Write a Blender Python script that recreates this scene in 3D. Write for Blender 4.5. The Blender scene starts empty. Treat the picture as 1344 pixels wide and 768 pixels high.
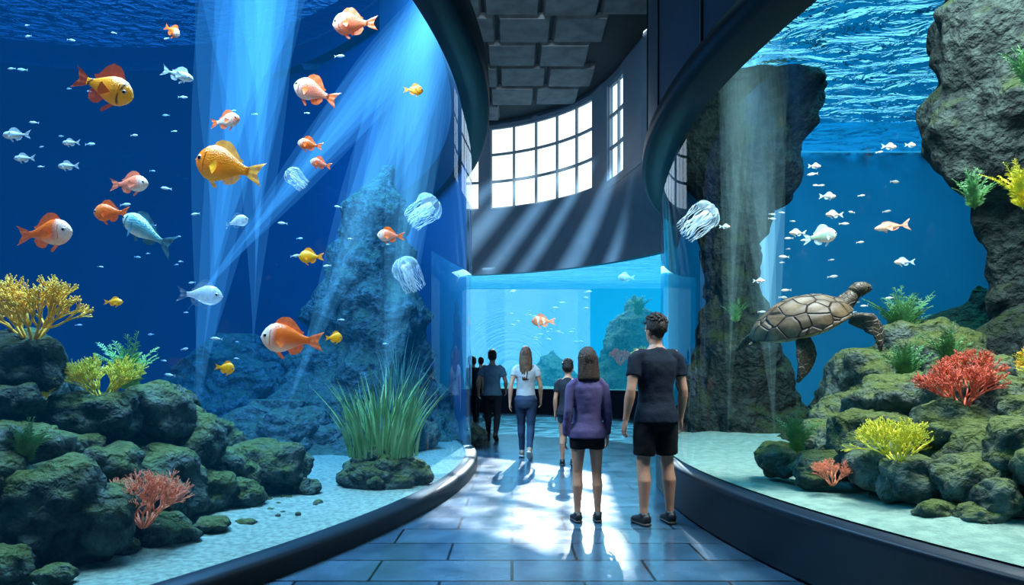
import bpy, math, random
from math import sin, cos, pi, radians, sqrt, atan2
from mathutils import Vector, Matrix, noise, Euler
import bmesh
random.seed(7)
sc = bpy.context.scene
V = Vector

# ------------------------------------------------------------------ helpers
class MB:
    def __init__(s):
        s.v=[]; s.f=[]; s.mi=[]; s.c=[]
    def add(s, vs, fs, m=0, col=(1,1,1)):
        o=len(s.v)
        s.v += [V(p) for p in vs]
        if callable(col): s.c += [col(V(p)) for p in vs]
        else: s.c += [col]*len(vs)
        s.f += [tuple(i+o for i in f) for f in fs]
        s.mi += [m]*len(fs)
    def tube(s, pts, rads, n=12, m=0, ref=(0,1,0), cap=True, col=(1,1,1), mod=None, xf=None):
        pts=[V(p) for p in pts]; vs=[]; fs=[]
        ref=V(ref)
        for i,p in enumerate(pts):
            a=pts[max(0,i-1)]; b=pts[min(len(pts)-1,i+1)]
            t=(b-a)
            if t.length<1e-9: t=V((0,0,1))
            t.normalize()
            u=ref-ref.dot(t)*t
            if u.length<1e-3: u=V((1,0,0))-V((1,0,0)).dot(t)*t
            u.normalize(); w=t.cross(u)
            r=rads[i]
            ra,rb=(r,r) if not isinstance(r,(tuple,list)) else r
            for k in range(n):
                th=2*pi*k/n
                q=mod(i,th) if mod else 1.0
                vs.append(p+w*(ra*cos(th)*q)+u*(rb*sin(th)*q))
        for i in range(len(pts)-1):
            for k in range(n):
                k2=(k+1)%n
                fs.append((i*n+k,i*n+k2,(i+1)*n+k2,(i+1)*n+k))
        if cap:
            vs.append(pts[0]); c0=len(vs)-1
            vs.append(pts[-1]); c1=len(vs)-1
            L=(len(pts)-1)*n
            for k in range(n):
                k2=(k+1)%n
                fs.append((c0,k2,k)); fs.append((c1,L+k,L+k2))
        if xf: vs=[xf@V(p) for p in vs]
        s.add(vs,fs,m,col)
    def ell(s, c, r, nu=16, nv=10, m=0, xf=None, col=(1,1,1)):
        c=V(c); vs=[]; fs=[]
        for j in range(1,nv):
            ph=pi*j/nv
            for i in range(nu):
                th=2*pi*i/nu
                vs.append(V((r[0]*sin(ph)*cos(th), r[1]*sin(ph)*sin(th), r[2]*cos(ph))))
        for j in range(nv-2):
            for i in range(nu):
                i2=(i+1)%nu
                fs.append((j*nu+i,(j+1)*nu+i,(j+1)*nu+i2,j*nu+i2))
        vs.append(V((0,0,r[2]))); t=len(vs)-1
        vs.append(V((0,0,-r[2]))); b=len(vs)-1
        for i in range(nu):
            i2=(i+1)%nu
            fs.append((t,i,i2)); fs.append((b,(nv-2)*nu+i2,(nv-2)*nu+i))
        if xf: vs=[xf@p for p in vs]
        vs=[p+c for p in vs]
        s.add(vs,fs,m,col)
    def box(s, c, d, m=0, rot=None, col=(1,1,1)):
        vs=[V((x*d[0]/2,y*d[1]/2,z*d[2]/2)) for x in(-1,1) for y in(-1,1) for z in(-1,1)]
        if rot: vs=[rot@p for p in vs]
        vs=[p+V(c) for p in vs]
        s.add(vs,[(0,1,3,2),(4,6,7,5),(0,4,5,1),(2,3,7,6),(0,2,6,4),(1,5,7,3)],m,col)
    def grid(s, rows, m=0, col=(1,1,1)):
        n=len(rows[0]); vs=[p for r in rows for p in r]; fs=[]
        for j in range(len(rows)-1):
            for i in range(n-1):
                fs.append((j*n+i,j*n+i+1,(j+1)*n+i+1,(j+1)*n+i))
        s.add(vs,fs,m,col)
    def obj(s, name, mats, parent=None, loc=(0,0,0), rot=(0,0,0), scale=1, smooth=True, fixn=False):
        me=bpy.data.meshes.new(name)
        me.from_pydata([tuple(p) for p in s.v],[],s.f)
        if not isinstance(mats,(list,tuple)): mats=[mats]
        for m in mats: me.materials.append(m)
        me.polygons.foreach_set('material_index', s.mi)
        if smooth: me.polygons.foreach_set('use_smooth',[True]*len(s.f))
        ca=me.color_attributes.new('Col','FLOAT_COLOR','POINT')
        flat=[]
        for c in s.c: flat += [c[0],c[1],c[2],1]
        ca.data.foreach_set('color',flat)
        me.update()
        if fixn:
            bm=bmesh.new(); bm.from_mesh(me); bmesh.ops.recalc_face_normals(bm,faces=bm.faces); bm.to_mesh(me); bm.free()
        ob=bpy.data.objects.new(name,me); sc.collection.objects.link(ob)
        ob.location=loc; ob.rotation_euler=rot
        ob.scale=(scale,)*3 if not isinstance(scale,(tuple,list)) else scale
        if parent: ob.parent=parent
        return ob

def empty(name, loc=(0,0,0), rot=(0,0,0)):
    e=bpy.data.objects.new(name,None); sc.collection.objects.link(e)
    e.location=loc; e.rotation_euler=rot; e.empty_display_size=.2
    return e

def NT(name):
    m=bpy.data.materials.new(name); m.use_nodes=True
    nt=m.node_tree; nt.nodes.clear()
    return m,nt,nt.nodes,nt.links

def mat(name,c1,c2=None,scale=5,rough=.6,bump=0,bscale=30,metal=0,detail=6,spec=.5,sss=0,emit=0,attr=False,trans=0,vor=False):
    m,nt,N,L=NT(name)
    o=N.new('ShaderNodeOutputMaterial'); p=N.new('ShaderNodeBsdfPrincipled')
    L.new(p.outputs[0],o.inputs[0])
    p.inputs['Roughness'].default_value=rough; p.inputs['Metallic'].default_value=metal
    p.inputs['Specular IOR Level'].default_value=spec
    tc=N.new('ShaderNodeTexCoord')
    no=N.new('ShaderNodeTexNoise'); no.inputs['Scale'].default_value=scale; no.inputs['Detail'].default_value=detail
    L.new(tc.outputs['Object'],no.inputs['Vector'])
    mx=N.new('ShaderNodeMix'); mx.data_type='RGBA'
    rmp=N.new('ShaderNodeMapRange'); rmp.inputs[1].default_value=.35; rmp.inputs[2].default_value=.65
    L.new(no.outputs['Fac'],rmp.inputs[0]); L.new(rmp.outputs[0],mx.inputs[0])
    c2=c2 or tuple(x*.75 for x in c1)
    mx.inputs[6].default_value=(*c1,1); mx.inputs[7].default_value=(*c2,1)
    colout=mx.outputs[2]
    if attr:
        at=N.new('ShaderNodeAttribute'); at.attribute_name='Col'
        m2=N.new('ShaderNodeMix'); m2.data_type='RGBA'; m2.blend_type='MULTIPLY'; m2.inputs[0].default_value=1
        L.new(at.outputs['Color'],m2.inputs[6]); L.new(colout,m2.inputs[7]); colout=m2.outputs[2]
    L.new(colout,p.inputs['Base Color'])
    if sss:
        p.inputs['Subsurface Weight'].default_value=sss; p.inputs['Subsurface Radius'].default_value=(.02,.01,.005)
    if emit:
        L.new(colout,p.inputs['Emission Color']); p.inputs['Emission Strength'].default_value=emit
    if trans:
        p.inputs['Alpha'].default_value=1-trans
    if bump:
        if vor:
            b2=N.new('ShaderNodeTexVoronoi'); b2.inputs['Scale'].default_value=bscale; bo=b2.outputs['Distance']
        else:
            b2=N.new('ShaderNodeTexNoise'); b2.inputs['Scale'].default_value=bscale; b2.inputs['Detail'].default_value=8; bo=b2.outputs['Fac']
        L.new(tc.outputs['Object'],b2.inputs['Vector'])
        bp=N.new('ShaderNodeBump'); bp.inputs['Strength'].default_value=bump; bp.inputs['Distance'].default_value=.02
        L.new(bo,bp.inputs['Height']); L.new(bp.outputs[0],p.inputs['Normal'])
    return m

def glass_mat(name, tint=(.93,.98,1)):
    m,nt,N,L=NT(name)
    o=N.new('ShaderNodeOutputMaterial'); mix=N.new('ShaderNodeMixShader')
    tr=N.new('ShaderNodeBsdfTransparent'); tr.inputs[0].default_value=(*tint,1)
    gl=N.new('ShaderNodeBsdfGlossy'); gl.inputs['Roughness'].default_value=0; gl.inputs[0].default_value=(.8,.9,1,1)
    lw=N.new('ShaderNodeLayerWeight'); lw.inputs[0].default_value=.5
    pw=N.new('ShaderNodeMath'); pw.operation='POWER'; pw.inputs[1].default_value=5
    L.new(lw.outputs['Facing'],pw.inputs[0])
    ma=N.new('ShaderNodeMath'); ma.operation='MULTIPLY_ADD'; ma.inputs[1].default_value=.55; ma.inputs[2].default_value=.008
    L.new(pw.outputs[0],ma.inputs[0]); L.new(ma.outputs[0],mix.inputs[0])
    L.new(tr.outputs[0],mix.inputs[1]); L.new(gl.outputs[0],mix.inputs[2]); L.new(mix.outputs[0],o.inputs[0])
    return m

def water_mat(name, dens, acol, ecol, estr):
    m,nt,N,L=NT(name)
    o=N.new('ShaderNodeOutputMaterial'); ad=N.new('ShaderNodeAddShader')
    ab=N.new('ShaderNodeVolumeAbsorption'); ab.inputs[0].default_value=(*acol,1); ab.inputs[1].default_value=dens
    em=N.new('ShaderNodeEmission'); em.inputs[0].default_value=(*ecol,1); em.inputs[1].default_value=estr  # glow put into the water, standing in for scattered-light haze
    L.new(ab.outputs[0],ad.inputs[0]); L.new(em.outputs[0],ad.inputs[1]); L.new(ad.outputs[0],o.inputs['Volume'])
    return m

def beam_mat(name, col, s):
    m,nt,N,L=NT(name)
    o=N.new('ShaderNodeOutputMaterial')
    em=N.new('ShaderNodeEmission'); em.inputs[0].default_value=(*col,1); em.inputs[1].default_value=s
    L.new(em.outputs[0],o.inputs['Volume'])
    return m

def surface_mat(name, tint, refl=(.7,.95,1), sc_=2.2):
    m,nt,N,L=NT(name)
    o=N.new('ShaderNodeOutputMaterial'); mix=N.new('ShaderNodeMixShader')
    tr=N.new('ShaderNodeBsdfTransparent'); tr.inputs[0].default_value=(*tint,1)
    gl=N.new('ShaderNodeBsdfGlossy'); gl.inputs['Roughness'].default_value=.05; gl.inputs[0].default_value=(*refl,1)
    fr=N.new('ShaderNodeFresnel'); fr.inputs[0].default_value=1.33
    tc=N.new('ShaderNodeTexCoord'); no=N.new('ShaderNodeTexNoise'); no.inputs['Scale'].default_value=sc_; no.inputs['Detail'].default_value=4; no.inputs['Distortion'].default_value=1.0
    mp=N.new('ShaderNodeMapping'); mp.inputs['Scale'].default_value=(1,1.7,1)
    L.new(tc.outputs['Object'],mp.inputs[0]); L.new(mp.outputs[0],no.inputs['Vector'])
    bp=N.new('ShaderNodeBump'); bp.inputs['Strength'].default_value=1; bp.inputs['Distance'].default_value=.45
    L.new(no.outputs['Fac'],bp.inputs['Height']); L.new(bp.outputs[0],fr.inputs['Normal']); L.new(bp.outputs[0],gl.inputs['Normal'])
    L.new(fr.outputs[0],mix.inputs[0]); L.new(tr.outputs[0],mix.inputs[1]); L.new(gl.outputs[0],mix.inputs[2]); L.new(mix.outputs[0],o.inputs[0])
    return m

def rock_mat(name, base, base2, moss, mossamt=.5):
    m,nt,N,L=NT(name)
    o=N.new('ShaderNodeOutputMaterial'); p=N.new('ShaderNodeBsdfPrincipled'); L.new(p.outputs[0],o.inputs[0])
    p.inputs['Roughness'].default_value=.8; p.inputs['Specular IOR Level'].default_value=.3
    tc=N.new('ShaderNodeTexCoord')
    def nz(s,d=8,dist=0):
        n=N.new('ShaderNodeTexNoise'); n.inputs['Scale'].default_value=s; n.inputs['Detail'].default_value=d; n.inputs['Distortion'].default_value=dist
        L.new(tc.outputs['Object'],n.inputs['Vector']); return n
    n1=nz(9,10,.4); n2=nz(3.5,10); n3=nz(15,12,.3)
    mr=N.new('ShaderNodeMapRange'); mr.inputs[1].default_value=.38; mr.inputs[2].default_value=.68
    L.new(n1.outputs['Fac'],mr.inputs[0])
    mx=N.new('ShaderNodeMix'); mx.data_type='RGBA'; mx.inputs[6].default_value=(*base,1); mx.inputs[7].default_value=(*base2,1)
    L.new(mr.outputs[0],mx.inputs[0])
    ge=N.new('ShaderNodeNewGeometry'); sp=N.new('ShaderNodeSeparateXYZ'); L.new(ge.outputs['Normal'],sp.inputs[0])
    ad=N.new('ShaderNodeMath'); ad.operation='MULTIPLY_ADD'; L.new(n2.outputs['Fac'],ad.inputs[0]); ad.inputs[1].default_value=2.4; L.new(sp.outputs['Z'],ad.inputs[2])
    m3=N.new('ShaderNodeMapRange'); m3.inputs[1].default_value=1.35; m3.inputs[2].default_value=2.1; m3.inputs[4].default_value=mossamt
    L.new(ad.outputs[0],m3.inputs[0])
    m4=N.new('ShaderNodeMix'); m4.data_type='RGBA'; L.new(m3.outputs[0],m4.inputs[0]); L.new(mx.outputs[2],m4.inputs[6]); m4.inputs[7].default_value=(*moss,1)
    L.new(m4.outputs[2],p.inputs['Base Color'])
    am=N.new('ShaderNodeMath'); am.operation='MULTIPLY_ADD'; am.inputs[1].default_value=.7; L.new(n1.outputs['Fac'],am.inputs[0]); L.new(n3.outputs['Fac'],am.inputs[2])
    bp=N.new('ShaderNodeBump'); bp.inputs['Strength'].default_value=1; bp.inputs['Distance'].default_value=.10
    L.new(am.outputs[0],bp.inputs['Height']); L.new(bp.outputs[0],p.inputs['Normal'])
    return m

def floor_mat():
    m,nt,N,L=NT('slate_tiles')
    o=N.new('ShaderNodeOutputMaterial'); p=N.new('ShaderNodeBsdfPrincipled'); L.new(p.outputs[0],o.inputs[0])
    tc=N.new('ShaderNodeTexCoord')
    br=N.new('ShaderNodeTexBrick'); br.inputs['Scale'].default_value=1
    br.inputs['Brick Width'].default_value=.9; br.inputs['Row Height'].default_value=.45; br.inputs['Mortar Size'].default_value=.010; br.offset=.5
    br.inputs['Color1'].default_value=(.022,.06,.10,1); br.inputs['Color2'].default_value=(.045,.10,.15,1); br.inputs['Mortar'].default_value=(.003,.006,.010,1)
    L.new(tc.outputs['Object'],br.inputs['Vector'])
    no=N.new('ShaderNodeTexNoise'); no.inputs['Scale'].default_value=3; no.inputs['Detail'].default_value=8
    L.new(tc.outputs['Object'],no.inputs['Vector'])
    mx=N.new('ShaderNodeMix'); mx.data_type='RGBA'; mx.blend_type='MULTIPLY'; mx.inputs[0].default_value=.7
    L.new(br.outputs['Color'],mx.inputs[6]); 
    cr=N.new('ShaderNodeValToRGB'); cr.color_ramp.elements[0].position=.3; cr.color_ramp.elements[0].color=(.45,.45,.45,1); cr.color_ramp.elements[1].position=.7; cr.color_ramp.elements[1].color=(1.25,1.25,1.25,1)
    L.new(no.outputs['Fac'],cr.inputs[0]); L.new(cr.outputs[0],mx.inputs[7]); L.new(mx.outputs[2],p.inputs['Base Color'])
    mr=N.new('ShaderNodeMapRange'); mr.inputs[3].default_value=.10; mr.inputs[4].default_value=.34; L.new(no.outputs['Fac'],mr.inputs[0]); L.new(mr.outputs[0],p.inputs['Roughness'])
    p.inputs['Specular IOR Level'].default_value=.7
    bp=N.new('ShaderNodeBump'); bp.inputs['Strength'].default_value=.6; bp.inputs['Distance'].default_value=.012; bp.invert=True
    n2=N.new('ShaderNodeTexNoise'); n2.inputs['Scale'].default_value=7; L.new(tc.outputs['Object'],n2.inputs['Vector'])
    ad=N.new('ShaderNodeMath'); ad.operation='MULTIPLY_ADD'; ad.inputs[1].default_value=.25; L.new(n2.outputs['Fac'],ad.inputs[0]); L.new(br.outputs['Fac'],ad.inputs[2])
    L.new(ad.outputs[0],bp.inputs['Height']); L.new(bp.outputs[0],p.inputs['Normal'])
    return m

# ------------------------------------------------------------------ materials
M_floor=floor_mat()
M_navy=mat('navy_wall_paint',(.016,.042,.08),(.023,.055,.10),scale=1.5,rough=.5,bump=.1,bscale=8)
M_fascia=mat('fascia_plaster',(.05,.10,.16),(.06,.12,.18),scale=1.5,rough=.5)
M_rim=mat('dark_metal_rim',(.004,.009,.014),(.006,.013,.02),scale=4,rough=.45,spec=.2)
M_base=mat('dark_tank_base',(.005,.012,.021),(.007,.016,.028),scale=2,rough=.4,spec=.25)
M_frame=mat('window_frame_grey',(.13,.18,.22),(.15,.20,.24),scale=3,rough=.5)
M_ceil=mat('ceiling_stone',(.13,.16,.17),(.07,.085,.095),scale=2.5,rough=.7,bump=.9,bscale=5)
M_ceild=mat('ceiling_joint',(.02,.028,.032),None,rough=.8)
M_glass=glass_mat('aquarium_glass')
M_pane=glass_mat('window_glass',tint=(1,1,1))
M_sand=mat('sand_teal',(.27,.36,.28),(.14,.20,.16),scale=22,rough=.95,bump=1,bscale=60)
M_sandr=mat('sand_pale_teal',(.24,.36,.28),(.15,.25,.2),scale=12,rough=.95,bump=1,bscale=50)
M_back=mat('backdrop_blue',(.008,.085,.21),(.006,.06,.16),scale=.5,rough=.9)
M_backc=mat('backdrop_cyan',(.004,.20,.34),(.004,.17,.3),scale=.5,rough=.9)
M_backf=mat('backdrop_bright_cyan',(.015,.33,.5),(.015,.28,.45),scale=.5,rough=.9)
M_rock=rock_mat('reef_rock',(.020,.040,.034),(.11,.155,.13),(.085,.12,.018),.85)
M_rockb=rock_mat('cliff_rock',(.02,.045,.055),(.11,.18,.19),(.06,.12,.06),.6)
M_rockr=rock_mat('mossy_cliff_rock',(.005,.014,.014),(.030,.052,.046),(.022,.045,.010),.9)
M_surfl=surface_mat('water_surface_deep',(.10,.35,.62),(.4,.7,1))
M_surfr=surface_mat('water_surface_teal',(.18,.68,.90),(.5,.85,1),1.6)
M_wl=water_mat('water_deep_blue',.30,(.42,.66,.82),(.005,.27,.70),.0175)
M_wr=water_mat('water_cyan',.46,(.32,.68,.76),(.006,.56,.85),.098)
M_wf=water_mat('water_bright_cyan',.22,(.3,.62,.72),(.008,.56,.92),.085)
M_fish=mat('fish_skin',(1,1,1),(.85,.85,.85),scale=9,rough=.3,bump=.25,bscale=55,attr=True,vor=True,emit=.25)  # emission adds a glow of its own to brighten the fish
M_fin=mat('fish_fin',(1,1,1),(.75,.7,.65),scale=14,rough=.4,attr=True,trans=.1,emit=.3)  # fins also glow, added brightness
M_ghost=mat('translucent_flesh',(.8,.95,1),(.25,.5,.65),scale=9,rough=.1,bump=.9,bscale=12,trans=.76,emit=.12)
M_ghost2=mat('translucent_frill',(.85,.97,1),(.5,.75,.9),scale=9,rough=.1,trans=.45,emit=.15)
M_eyew=mat('eye_white',(.9,.9,.85),rough=.15)
M_eyeb=mat('eye_dark',(.004,.004,.005),rough=.08)

# ------------------------------------------------------------------ camera
cam=bpy.data.cameras.new('camera'); co=bpy.data.objects.new('camera',cam); sc.collection.objects.link(co)
cam.sensor_width=36; cam.lens=22.77; cam.shift_y=0.0789; cam.clip_end=200
co.location=(0,0,1.3); co.rotation_euler=(radians(90),0,0)
sc.camera=co

# ------------------------------------------------------------------ shell
LC=V((-11.56,8.7,0)); LR=11.0
RC=V((10.1,6.0,0)); RR=8.5
UC=V((-2.1,16.8,0)); UR=5.15
FC=V((-3,14,0)); FR=7.9
def arc(c,r,a0,a1,n):
    return [V((c.x+r*cos(radians(a0+(a1-a0)*i/n)), c.y+r*sin(radians(a0+(a1-a0)*i/n)),0)) for i in range(n+1)]
def strip(mb,line,z0,z1,m=0,nz=1):
    rows=[[V((p.x,p.y,z0+(z1-z0)*j/nz)) for p in line] for j in range(nz+1)]
    mb.grid(rows,m)
def lathe(mb,c,prof,a0,a1,n,m=0):
    rows=[[V((q.x,q.y,z)) for q in arc(c,r,a0,a1,n)] for r,z in prof]
    mb.grid(rows,m)
def resample(line,n):
    d=[0]
    for a,b in zip(line,line[1:]): d.append(d[-1]+(b-a).length)
    out=[];k=0
    for i in range(n+1):
        t=d[-1]*i/n
        while k<len(line)-2 and d[k+1]<t: k+=1
        f=(t-d[k])/max(1e-9,d[k+1]-d[k]); out.append(line[k].lerp(line[k+1],min(1,f)))
    return out

b=MB(); b.grid([[V((-14,-4,0)),V((14,-4,0))],[V((-14,31,0)),V((14,31,0))]]); b.obj('floor',M_floor,smooth=False)

def lx(y):
    q=10.7**2-(y-LC.y)**2
    a=LC.x+sqrt(q) if q>0 else -11.56
    if y>18: 
        q=5.45**2-(y-UC.y)**2; a=max(a,UC.x-sqrt(max(0,q)))
    return a
def rx(y):
    q=8.65**2-(y-RC.y)**2
    c=(RC.x-sqrt(q)) if q>0 else 12
    if y>12.6: c=min(c,5.2)
    if y>14.5:
        q=5.4**2-(y-UC.y)**2; c=min(c,max(UC.x+sqrt(max(0,q)), 4.0-(y-14.5)*.5 if y<17 else -9))
    return c
b=MB(); rows=[]
y=-4.0
while y<=22.2:
    rows.append([V((lx(y),y,9.75)),V((rx(y),y,9.75))]); y+=.25
b.grid(rows,0)
prng=random.Random(3)
for iy in range(0,20):
    for ix in range(-6,6):
        w,h=1.35,1.25
        cx=ix*w+(iy%2)*.3; cy=-3+iy*h
        if cy>21.6 or cx-w/2<lx(cy)+.1 or cx+w/2>min(rx(cy),rx(min(22.2,cy+h/2)))-.02: continue
        x0,x1,y0,y1=cx-w/2+.03,cx+w/2-.03,cy-h/2+.03,cy+h/2-.03
        zt=9.70+prng.uniform(-.02,.02)
        vs=[(x0,y0,9.75),(x1,y0,9.75),(x1,y1,9.75),(x0,y1,9.75),(x0+.06,y0+.06,zt-.08),(x1-.06,y0+.06,zt-.08),(x1-.06,y1-.06,zt-.08),(x0+.06,y1-.06,zt-.08)]
        b.add(vs,[(4,7,6,5),(0,4,5,1),(1,5,6,2),(2,6,7,3),(3,7,4,0)],1)
b.obj('ceiling',[M_ceild,M_ceil],smooth=False)

b=MB(); strip(b,[V((-14,-4,0)),V((14,-4,0))],0,11); b.obj('wall_rear',M_navy,smooth=False)

wall=MB()
def uband(a0,a1,z0,z1,t=.2):
    n=max(1,int(abs(a1-a0)/2))
    lathe(wall,UC,[(UR,z0),(UR,z1),(UR+t,z1),(UR+t,z0),(UR,z0)],a0,a1,n)
    for a in(a0,a1):
        d=V((cos(radians(a)),sin(radians(a)),0)); p=UC+d*UR; q=UC+d*(UR+t)
        wall.grid([[V((p.x,p.y,z0)),V((q.x,q.y,z0))],[V((p.x,p.y,z1)),V((q.x,q.y,z1))]])
uband(155,8,6.6,6.82); uband(155,8,9.55,9.8)
uband(155,100,6.8,9.6); uband(79,74.6,6.8,9.6); uband(29.5,20.5,6.8,9.6)
upper_tail=[V((3.0,17.52,0)),V((3.25,16.3,0)),V((3.8,14.5,0)),V((4.4,12.5,0))]
strip(wall,upper_tail,6.6,9.8)
wall.obj('wall_north',M_fascia,smooth=False)
def window(a0,a1,cols,name):
    w=MB(); n=12
    r=UR+.1
    def hb(z,h):
        lathe(w,UC,[(r-.03,z-h),(r-.03,z+h),(r+.03,z+h),(r+.03,z-h),(r-.03,z-h)],a0,a1,n)
    for z in(6.84,7.75,8.66,9.55): hb(z,.04)
    for i in range(cols+1):
        a=radians(a0+(a1-a0)*i/cols); d=V((cos(a),sin(a),0)); p=UC+d*r
        w.box((p.x,p.y,8.2),(.07,.07,2.75),rot=Matrix.Rotation(a,3,'Z'))
    lathe(w,UC,[(r,6.84),(r,9.55)],a0,a1,n,m=1)
    w.obj(name,[M_frame,M_pane],smooth=False)
window(74.6,29.5,5,'window_1'); window(20.5,8,2,'window_2'); window(100,79,3,'window_3')

up=resample(arc(UC,UR,155,8,60)+upper_tail[1:],80)
lo_line=arc(FC,FR,136,12,60)+[V((4.9,14,0)),V((4.75,12.5,0))]
lo=resample(lo_line,80)
b=MB(); rows=[]
for j in range(13):
    t=j/12; z=4.6+(6.7-4.6)*t
    s=t*t*(3-2*t)
    rows.append([V((l.x+(u.x-l.x)*s, l.y+(u.y-l.y)*s, z)) for l,u in zip(lo,up)])
b.grid(rows)
rows=[[V((p.x,p.y,4.6)) for p in lo],[V((p.x+ (p.x-FC.x)*.03,p.y+(p.y-FC.y)*.03,4.6)) for p in lo]]
b.grid(rows)
b.obj('wall_fascia',M_fascia)
b=MB(); 
lathe(b,FC,[(FR-.08,0),(FR-.08,.7),(FR-.12,.72),(FR-.12,.8),(FR+.1,.8)],136,12,50)
lathe(b,FC,[(FR,.7),(FR,4.65)],136,100,12,1)
strip(b,[V((4.72,15.6,0)),V((4.9,14,0)),V((4.75,12.5,0))],0,4.7,1)
b.obj('wall_north_plinth',[M_base,M_navy],smooth=False)

# ------------------------------------------------------------------ tanks
def poly_prism(mb,line,z0,z1,m=0):
    n=len(line)
    vs=[(p.x,p.y,z0) for p in line]+[(p.x,p.y,z1) for p in line]
    fs=[tuple(range(n))[::-1],tuple(range(n,2*n))]+[(i,(i+1)%n,n+(i+1)%n,n+i) for i in range(n)]
    mb.add(vs,fs,m)
def top_face(line,z,mt,parent):
    ar=sum(p.x*q.y-q.x*p.y for p,q in zip(line,line[1:]+line[:1]))
    if ar<0: line=line[::-1]
    mb=MB(); mb.add([(p.x,p.y,z) for p in line],[tuple(range(len(line)))])
    return mb.obj('water_top',mt,parent,smooth=False)
def sand(mb,line,c,z,amp,rings=40,m=0,slope=0):
    n=len(line); vs=[];fs=[]
    for j in range(rings+1):
        s=j/rings
        for p in line:
            q=c.lerp(p,s)
            e=min(1,(1-s)*12)
            h=amp*e*(noise.noise(V((q.x*.6,q.y*.6,0)))+.4*noise.noise(V((q.x*2,q.y*2,3)))+.15*noise.noise(V((q.x*7,q.y*7,3))))
            vs.append(V((q.x,q.y,z+h+slope*e)))
    for j in range(rings):
        for i in range(n):
            i2=(i+1)%n; fs.append((j*n+i,j*n+i2,(j+1)*n+i2,(j+1)*n+i))
    mb.add(vs,fs,m)

TL=empty('aquarium_tank')
foot=arc(LC,LR-.04,0,357,119)
b=MB(); lathe(b,LC,[(LR,.1),(LR,4.95)],-62,12,80); b.obj('glass',M_glass,TL)
b=MB(); lathe(b,LC,[(LR-.1,.15),(LR+.05,.15),(LR+.08,.12),(LR+.08,0)],-62,36,98)
b.obj('base_rim',M_rim,TL)
b=MB(); lathe(b,LC,[(LR-.12,4.9),(LR+.2,4.9),(LR+.25,4.95),(LR+.25,5.3),(LR+.2,5.35),(LR-.3,5.35)],-62,36,98)
b.obj('top_rim',M_rim,TL)
b=MB(); lathe(b,LC,[(LR-.3,5.3),(LR-.3,11)],-64,38,90); lathe(b,LC,[(LR-.12,4.9),(LR-.3,5.3)],-64,38,90)
b.obj('upper_fascia',M_navy,TL)
b=MB(); lathe(b,LC,[(LR-.02,0),(LR-.02,11.2)],10,298,160); b.obj('rear_wall',M_back,TL)
b=MB(); sand(b,foot,LC,.13,.10,70); b.obj('sand_bed',M_sand,TL)
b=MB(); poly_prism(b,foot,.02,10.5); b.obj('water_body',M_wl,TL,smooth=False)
top_face(foot,10.52,M_surfl,TL)

TR=empty('aquarium_tank')
RA=158
rf=arc(RC,RR-.04,RA,238,60); rback=[V((3.25,12.6,0)),V((12.5,12.6,0)),V((12.5,-1.2,0))]
rfoot=[*rf[::-1],*resample(rback[:2],16),*resample(rback[1:],16)[1:]]
b=MB(); lathe(b,RC,[(RR,.4),(RR,3.72)],RA,238,90); b.obj('glass',M_glass,TR)
b=MB(); lathe(b,RC,[(RR-.12,.44),(RR+.08,.44),(RR+.1,.41),(RR+.06,.38),(RR+.06,.04),(RR+.02,0)],150,238,90); b.obj('base_wall',M_base,TR)
b=MB(); lathe(b,RC,[(RR-.1,3.65),(RR+.17,3.65),(RR+.22,3.7),(RR+.22,3.83),(RR+.15,3.88)],148,240,90); b.obj('top_rim',M_rim,TR)
b=MB(); lathe(b,RC,[(RR+.15,3.86),(RR+.15,9.8)],148,240,90); lathe(b,RC,[(RR-.1,3.65),(RR-.1,6)],148,240,90)
for a in range(150,240,9):
    d=V((cos(radians(a)),sin(radians(a)),0)); p=RC+d*(RR+.155)
    b.box((p.x,p.y,6.8),(.02,.03,5.9),m=1,rot=Matrix.Rotation(radians(a),3,'Z'))
b.obj('upper_fascia',[M_navy,M_rim],TR)
b=MB(); strip(b,[arc(RC,RR,RA,RA,1)[0],V((3.25,12.62,0)),V((12.55,12.62,0)),V((12.55,-1.2,0))],0,6.2)
strip(b,[arc(RC,RR+.15,148,148,1)[0],V((3.2,12.65,0)),V((4.8,12.65,0))],3.6,9.8)
strip(b,[arc(RC,RR,238,238,1)[0],V((12.55,-1.2,0))],0,6.2)
b.obj('rear_wall',M_backc,TR,smooth=False)
b=MB(); sand(b,rfoot,V((8.5,7.5,0)),.45,.10,60); b.obj('sand_bed',M_sandr,TR)
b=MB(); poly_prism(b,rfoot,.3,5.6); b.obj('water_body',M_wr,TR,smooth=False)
top_face(rfoot,5.62,M_surfr,TR)

TF=empty('aquarium_tank')
ff=arc(FC,FR+.04,100,12,50)+resample([V((9,15.6,0)),V((9,30,0))],16)+resample([V((9,30,0)),V((-8,30,0))],20)[1:]+resample([V((-8,30,0)),V((-8,22,0))],10)[1:]
b=MB(); lathe(b,FC,[(FR,.75),(FR,4.65)],100,12,60); b.obj('glass',M_glass,TF)
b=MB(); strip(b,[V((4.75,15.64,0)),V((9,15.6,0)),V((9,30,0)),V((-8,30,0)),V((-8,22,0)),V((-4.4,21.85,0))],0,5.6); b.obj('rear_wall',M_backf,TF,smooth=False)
b=MB(); sand(b,ff,V((3,27,0)),.8,.1,30); b.obj('sand_bed',M_sandr,TF)
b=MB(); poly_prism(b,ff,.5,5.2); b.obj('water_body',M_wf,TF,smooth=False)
top_face(ff,5.22,M_surfr,TF)

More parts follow.
